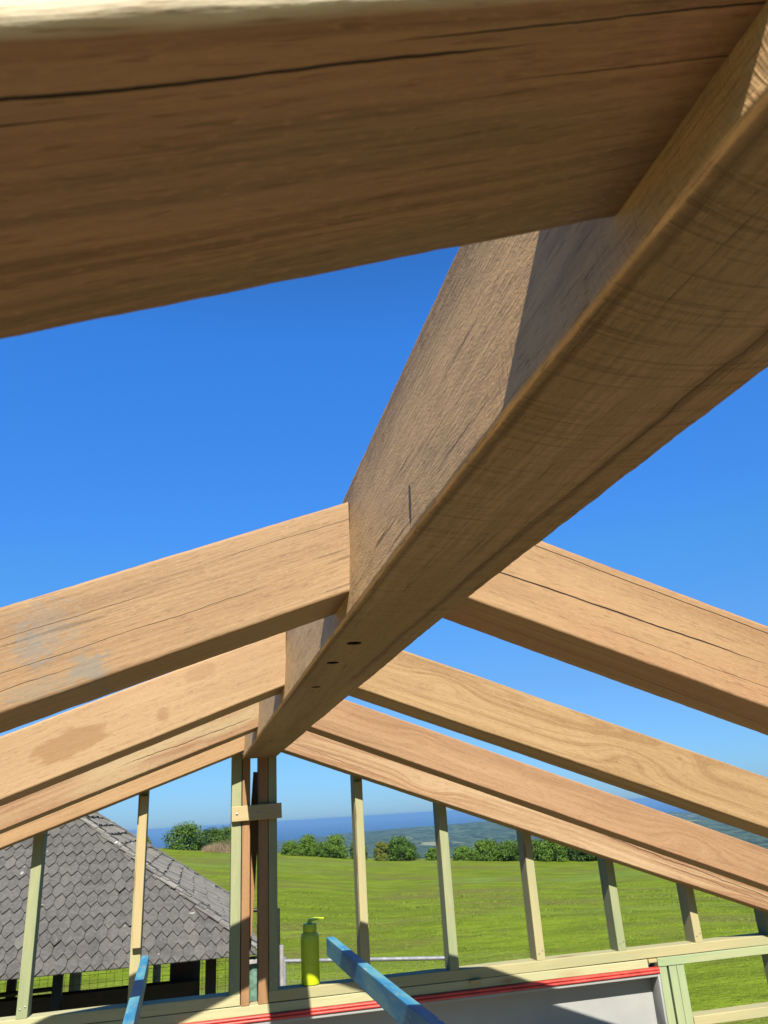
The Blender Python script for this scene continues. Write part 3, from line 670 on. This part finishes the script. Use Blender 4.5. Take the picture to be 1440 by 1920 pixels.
# hip capping of overlapping rough shakes
bm = bmesh.new(); lay = bm.loops.layers.color.new('tint')
for ci in range(4):
    c0 = corners[ci]; d = (apex - c0); Lh = d.length; d.normalize()
    side = Vector((0, 0, 1)).cross(d).normalized(); nrm = d.cross(side).normalized()
    if nrm.z < 0: nrm = -nrm
    t = -0.05
    while t < Lh:
        for sgn in (-1, 1):
            w = rng.uniform(0.02, 0.045) if (sgn == (1 if side.y > 0 else -1)) != (ci in (0, 1)) else rng.uniform(0.14, 0.22); th = 0.010; l = 0.34; j = rng.uniform(-0.02, 0.02)
            dn = (side * sgn - nrm * 0.42).normalized()
            p0 = c0 + d * (t + j) + nrm * (0.050 + rng.uniform(0, 0.006)); p1 = c0 + d * (t + j + l) + nrm * 0.030
            q = [p0, p1, p1 + dn * w, p0 + dn * w * rng.uniform(0.8, 1.1)]
            up_ = nrm * th
            vs = [bm.verts.new(p) for p in q]; vt = [bm.verts.new(p + up_) for p in q]
            fs = [bm.faces.new(vt)] + [bm.faces.new((vs[i], vs[(i + 1) % 4], vt[(i + 1) % 4], vt[i])) for i in range(4)]
            colr = (min(1, max(0, rng.gauss(0.75, 0.25))), rng.random() * 0.9, min(1, rng.random() + 0.3), 1)
            for f_ in fs:
                for lp in f_.loops: lp[lay] = colr
        t += 0.115
link('hip_capping', bm, msh2, roof, smooth=False)
def hut_part(name, bm, mat, label=None):
    o = link(name, bm, mat, hut); o.matrix_parent_inverse = hut_inv
    if label: o['label'] = label
    return o
m_blk = plain('black_steel', (0.02, 0.02, 0.022), 0.5, 0.3, 0.2, 20)
m_wht = plain('weathered_white_post', (0.42, 0.40, 0.39), 0.85, 0, 0.25, 14, 0.3)
m_verd = plain('verdigris_pipe', (0.14, 0.27, 0.19), 0.7, 0, 0.4, 22, 0.2)
for (x, y, s, mt) in ((0.20, 8.6, 0.10, m_dark), (-0.07, 9.3, 0.24, m_dark), (-1.18, 8.7, 0.085, m_blk), (-2.15, 8.7, 0.085, m_blk), (-5.2, 8.7, 0.12, m_dark), (-5.2, 13.8, 0.12, m_dark), (0.1, 13.8, 0.12, m_dark), (-2.5, 13.8, 0.12, m_dark)):
    bm = bmesh.new(); add_box(bm, x - s / 2, x + s / 2, y - s / 2, y + s / 2, -3.22, EZ + 0.02, 0.006); hut_part('post', bm, mt)
bm = bmesh.new(); add_tube(bm, (0.575, 8.12, -3.22), (0.575, 8.12, EZ - 0.03), 0.052, 16); hut_part('downpipe', bm, m_verd, 'green weathered pipe at the hut corner')
bm = bmesh.new(); add_box(bm, 0.50, 0.64, 8.02, 8.12, EZ - 0.07, EZ - 0.035, 0.004); hut_part('gutter_end', bm, m_wht, 'whitish gutter end at the hut corner')
# big low tie beam with a chamfered end
bm = bmesh.new()
pts = [(-5.4, -1.41), (0.10, -1.41), (0.10, -1.46), (-0.02, -1.60), (-0.10, -1.62), (-5.4, -1.62)]
fa = [bm.verts.new((x, 8.95, z)) for x, z in pts]; fb = [bm.verts.new((x, 9.12, z)) for x, z in pts]
for i in range(6): j = (i + 1) % 6; bm.faces.new((fa[i], fa[j], fb[j], fb[i]))
bm.faces.new(fa[::-1]); bm.faces.new(fb)
hut_part('tie_beam', bm, m_dark)
bm = bmesh.new(); add_tube(bm, (-5.2, 8.7, -1.36), (-1.18, 8.7, -1.31), 0.02, 8); hut_part('rail', bm, m_blk)

# ------------------------------------------------------------------ wire mesh and temporary fence
m_galv = plain('galvanised_tube', (0.50, 0.52, 0.54), 0.4, 0.5, 0.12, 30)
m_wire = plain('galvanised_wire', (0.30, 0.31, 0.30), 0.5, 0.4, 0.1, 30)
def fence_panel(P, Q, zt, zb, cell_u, cell_v, wire, label, tube=0.015, posts=(0, 1), tall=0.0, mat_f=None, mat_w=None):
    P = Vector((P[0], P[1], 0)); Q = Vector((Q[0], Q[1], 0)); d = Q - P; L = d.length; d.normalize()
    root = empty('mesh_fence', (P.x, P.y, zb)); tag(root, label, 'fence', 'wire fences beyond the wall frame'); inv = Matrix.Translation(root.location).inverted()
    def part(nm, bm, mt): o = link(nm, bm, mt, root); o.matrix_parent_inverse = inv; return o
    bm = bmesh.new(); add_tube(bm, P + Vector((0, 0, zt)), Q + Vector((0, 0, zt)), tube, 12); part('top_rail', bm, mat_f or m_galv)
    bm = bmesh.new(); add_tube(bm, P + Vector((0, 0, zb + 0.12)), Q + Vector((0, 0, zb + 0.12)), tube, 12); part('bottom_rail', bm, mat_f or m_galv)
    for t in posts:
        c = P + d * (L * t); bm = bmesh.new(); add_tube(bm, c + Vector((0, 0, zb)), c + Vector((0, 0, zt + tall)), tube, 12); part('post', bm, mat_f or m_galv)
    bm = bmesh.new(); nu = int(L / cell_u)
    for i in range(1, nu): c = P + d * (L * i / nu); add_tube(bm, c + Vector((0, 0, zb + 0.1)), c + Vector((0, 0, zt)), wire, 4, False)
    nv = int((zt - zb) / cell_v)
    for i in range(1, nv): z = zb + 0.12 + (zt - zb - 0.12) * i / nv; add_tube(bm, P + Vector((0, 0, z)), Q + Vector((0, 0, z)), wire, 4, False)
    part('wire_mesh', bm, mat_w or m_wire)
    return root
fence_panel((0.775, 7.4), (2.04, 6.72), -1.09, -3.2, 0.075, 0.15, 0.0015, 'temporary fence panel with silver top tube behind the yellow bottle', tall=0.03)
fence_panel((-5.0, 10.2), (1.0, 10.2), -0.95, -3.2, 0.085, 0.085, 0.0022, 'dark wire mesh fence seen under the eave of the shingled hut', mat_f=m_blk, mat_w=m_blk, tube=0.02)
bm = bmesh.new(); add_tube(bm, (0.752, 7.40, -3.2), (0.752, 7.40, -0.97), 0.018, 12)
tag(link('fence_post', bm, m_wht), 'slim whitish upright post left of the silver fence panel', 'post')
for (x, y, s, lb) in ((-1.42, 12.0, 0.13, 'white weathered post on the grass under the hut eave, left of the left blue timber'),
                      (-0.42, 12.2, 0.10, 'white weathered post seen right of the left blue timber under the eave'), (-2.62, 12.0, 0.14, 'white weathered post at the left photo edge under the eave')):
    bm = bmesh.new(); add_box(bm, x - s / 2, x + s / 2, y - s / 2, y + s / 2, -3.35, -1.3, 0.01)
    tag(link('paddock_post', bm, m_wht), lb, 'post', 'white posts beyond the hut')

# ------------------------------------------------------------------ trees on the crest
def m_leaf(name, a, b):
    n = N(name); t = n.attr('tint'); sp = n.t.nodes.new('ShaderNodeSeparateColor'); n.t.links.new(t, sp.inputs[0])
    c = n.mix(sp.outputs[0], a, b)
    return n.done(c, 0.7, None, 0.15)
ml = [m_leaf('leaf_green', (0.055, 0.125, 0.014), (0.18, 0.31, 0.04)), m_leaf('leaf_bright', (0.075, 0.16, 0.014), (0.23, 0.38, 0.045)), m_leaf('leaf_olive', (0.13, 0.18, 0.02), (0.34, 0.34, 0.07)),
      m_leaf('leaf_dark', (0.04, 0.095, 0.018), (0.125, 0.225, 0.04))]
m_bark = plain('bark', (0.10, 0.075, 0.05), 0.9, 0, 0.3, 8)
m_dry = m_leaf('dry_grass', (0.20, 0.15, 0.09), (0.36, 0.27, 0.17))
def tree(az, r, w, h, li, label, seed, name='tree'):
    rg = random.Random(seed); x = r * az / math.hypot(1, az); y = r / math.hypot(1, az); z = field_z(x, y) - 0.05
    root = empty(name, (x, y, z)); tag(root, label, 'tree', 'bushy trees along the crest of the field')
    bm = bmesh.new(); 
    add_tube(bm, (0, 0, -0.2), (0, 0, h * 0.3), 0.05 * h / 2, 7)
    for k in range(6):
        a = rg.uniform(0, 6.28); add_tube(bm, (0, 0, h * rg.uniform(0.12, 0.3)), (math.cos(a) * w * 0.3, math.sin(a) * w * 0.3, h * rg.uniform(0.45, 0.8)), 0.02 * h / 2, 5)
    link('trunk', bm, m_bark, root)
    bm = bmesh.new(); lay = bm.loops.layers.color.new('tint')
    blobs = []
    nb = 44
    for k in range(nb):
        u = rg.random(); zc = h * (0.02 + 0.85 * u); rad = w * 0.5 * math.sqrt(max(0.05, 1 - (abs(u - 0.30) / 0.78) ** 2)) * rg.uniform(0.45, 0.85)
        a = rg.uniform(0, 6.283); br = w * rg.uniform(0.13, 0.23)
        blobs.append((Vector((math.cos(a) * rad, math.sin(a) * rad, zc)), br, rg.uniform(-0.15, 0.15)))
    blobs.append((Vector((0, 0, h * 0.55)), w * 0.27, 0)); blobs.append((Vector((0, 0, h * 0.88)), w * 0.16, 0.1))
    for (c, br, tn) in blobs:
        for k in range(150):
            v = Vector((rg.gauss(0, 1), rg.gauss(0, 1), rg.gauss(0, 1))).normalized() * br * (rg.random() ** 0.3) * rg.uniform(0.85, 1.2)
            p = c + Vector((v.x, v.y, v.z * 0.85))
            if p.z < 0.02: continue
            nrm = (v.normalized() + Vector((rg.gauss(0, 0.5), rg.gauss(0, 0.5), rg.gauss(0, 0.5)))).normalized()
            u = nrm.orthogonal().normalized(); q = nrm.cross(u); s = rg.uniform(0.035, 0.08) * (0.7 + w / 6); a = rg.uniform(0, 3.14)
            u2 = u * math.cos(a) + q * math.sin(a); q2 = -u * math.sin(a) + q * math.cos(a)
            vs = [bm.verts.new(p + u2 * s), bm.verts.new(p + q2 * s * 0.6), bm.verts.new(p - u2 * s), bm.verts.new(p - q2 * s * 0.6)]
            f_ = bm.faces.new(vs); tt = min(1, max(0, 0.45 + tn + rg.gauss(0, 0.2)))
            for l in f_.loops: l[lay] = (tt, tt, tt, 1)
    link('crown', bm, ml[li], root, smooth=False)
    return root
TR = [  # pixel-free: azimuth slope X/Y, distance, width, height
    (-0.057, 75, 1.55, 1.13, 2, 'small olive bush just right of the hut roof edge'),
    (-0.010, 76, 3.35, 2.19, 0, 'largest rounded tree in the left clump beyond the hut roof'),
    (0.018, 77.5, 2.58, 1.93, 3, 'middle rounded tree of the left clump, beside the largest one'),
    (0.040, 76, 2.75, 2.13, 0, 'tree of the left clump cut off by the green stud'),
    (0.070, 78, 2.24, 1.71, 1, 'tree showing through the slot between the brown posts'),
    (0.112, 75, 1.55, 1.16, 1, 'low bright bush just right of the post group'),
    (0.133, 76, 2.24, 1.77, 1, 'bright rounded tree right of the post group'),
    (0.151, 75.5, 1.46, 1.22, 0, 'small bush between the two bright trees right of the post group'),
    (0.167, 76, 2.49, 1.95, 1, 'pointed bright tree left of the bottle stud'),
    (0.196, 76, 1.72, 1.71, 0, 'narrow tree just left of the first stud right of the bottle'),
    (0.225, 76, 1.63, 1.64, 2, 'olive tinted tree just right of the first stud'),
    (0.2475, 76, 2.67, 2.01, 0, 'broad dark tree midway between the first and second studs'),
    (0.260, 77.5, 1.55, 1.52, 3, 'dark shoulder tree leaning on the broad midway tree'),
    (0.288, 76, 1.29, 1.09, 1, 'small pointed bush left of the second stud'),
    (0.300, 77, 1.20, 0.82, 0, 'tiny bush touching the second stud on its left'),
    (0.327, 76, 1.72, 1.15, 1, 'low bush just right of the second stud'),
    (0.357, 76, 2.75, 1.69, 1, 'bright broad tree between the second and third studs'),
    (0.373, 77.5, 1.72, 1.42, 3, 'darker tree behind the right side of the bright broad tree'),
    (0.391, 76, 2.58, 1.64, 0, 'green tree just left of the third stud'),
    (0.428, 77, 2.06, 1.75, 0, 'tree half hidden by the third stud on its right'),
    (0.449, 76, 2.58, 1.97, 1, 'tall bright tree right of the third stud under the rafter'),
    (0.476, 77, 2.75, 1.97, 3, 'dark tree right of the third stud, tucked under the last rafter'),
    (0.500, 76, 2.58, 1.86, 3, 'dark tree near the right end of the row, under the last rafter'),
    (0.522, 77, 2.41, 1.64, 3, 'dark bush ending the row at the right, just below the last rafter')]
for i, (az, r, w, h, li, lb) in enumerate(TR): tree(az, r, w, h, li, lb, 50 + i)
# brown dry grass clump by the left trees
rg = random.Random(5); bm = bmesh.new(); lay = bm.loops.layers.color.new('tint')
for k in range(2600):
    az = rg.uniform(0.010, 0.075); r = rg.uniform(74, 77); x = r * az; y = r; z = field_z(x, y)
    hh = rg.uniform(0.3, 1.1) * math.sin(math.pi * (az - 0.008) / 0.075) + 0.15; dx = rg.gauss(0, 0.15)
    vs = [bm.verts.new((x - 0.02, y, z)), bm.verts.new((x + 0.02, y, z)), bm.verts.new((x + dx, y + rg.gauss(0, 0.1), z + hh))]
    f_ = bm.faces.new(vs); tt = rg.random()
    for l in f_.loops: l[lay] = (tt, tt, tt, 1)
dg_ = link('dry_grass', bm, m_dry, smooth=False); tag(dg_, 'patch of brown dry grass in front of the left trees', 'dry grass', kind='stuff')
# meadow grass tufts
rg = random.Random(9); bm = bmesh.new(); lay = bm.loops.layers.color.new('tint')
for k in range(70000):
    r = 6.0 + 34 * rg.random() ** 1.6; az = rg.uniform(-0.5, 0.78); x = r * az; y = r
    if -5.9 < x < 1.1 and 7.5 < y < 14.5 and x < 0.6: continue
    if y < 5: continue
    z = field_z(x, y) - 0.02; hh = rg.uniform(0.02, 0.05) * (1.5 if noise.noise(Vector((x * .8, y * .8, 7))) > 0.25 else 1); dx = rg.gauss(0, 0.05); wd = 0.004 + r * 0.0006
    a = rg.uniform(-0.8, 0.8); cx_, cy_ = math.cos(a) * wd, math.sin(a) * wd
    f_ = bm.faces.new([bm.verts.new((x - cx_, y - cy_, z)), bm.verts.new((x + cx_, y + cy_, z)), bm.verts.new((x + dx, y + rg.gauss(0, 0.05), z + hh))])
    tt = rg.random()
    for l in f_.loops: l[lay] = (tt, tt, tt, 1)
gr = link('grass', bm, m_leaf('grass_blade', (0.17, 0.245, 0.014), (0.27, 0.38, 0.028)), smooth=False)
tag(gr, 'short green meadow grass covering the field', 'grass', kind='stuff')

# ------------------------------------------------------------------ haze
bm = bmesh.new(); add_box(bm, -76000, 76000, -6000, 80000, -420, 6.0)
hz = link('haze', bm, None, smooth=False); tag(hz, 'thin blue air over the coast', 'haze', kind='stuff')
hm = bpy.data.materials.new('haze_air'); hm.use_nodes = True; hn = hm.node_tree.nodes; hn.clear()
out = hn.new('ShaderNodeOutputMaterial'); pv = hn.new('ShaderNodeVolumePrincipled')
pv.inputs['Color'].default_value = (0.14, 0.29, 0.50, 1); pv.inputs['Density'].default_value = 1.0e-4; pv.inputs['Anisotropy'].default_value = 0.1
hm.node_tree.links.new(pv.outputs[0], out.inputs['Volume']); hz.data.materials.append(hm)
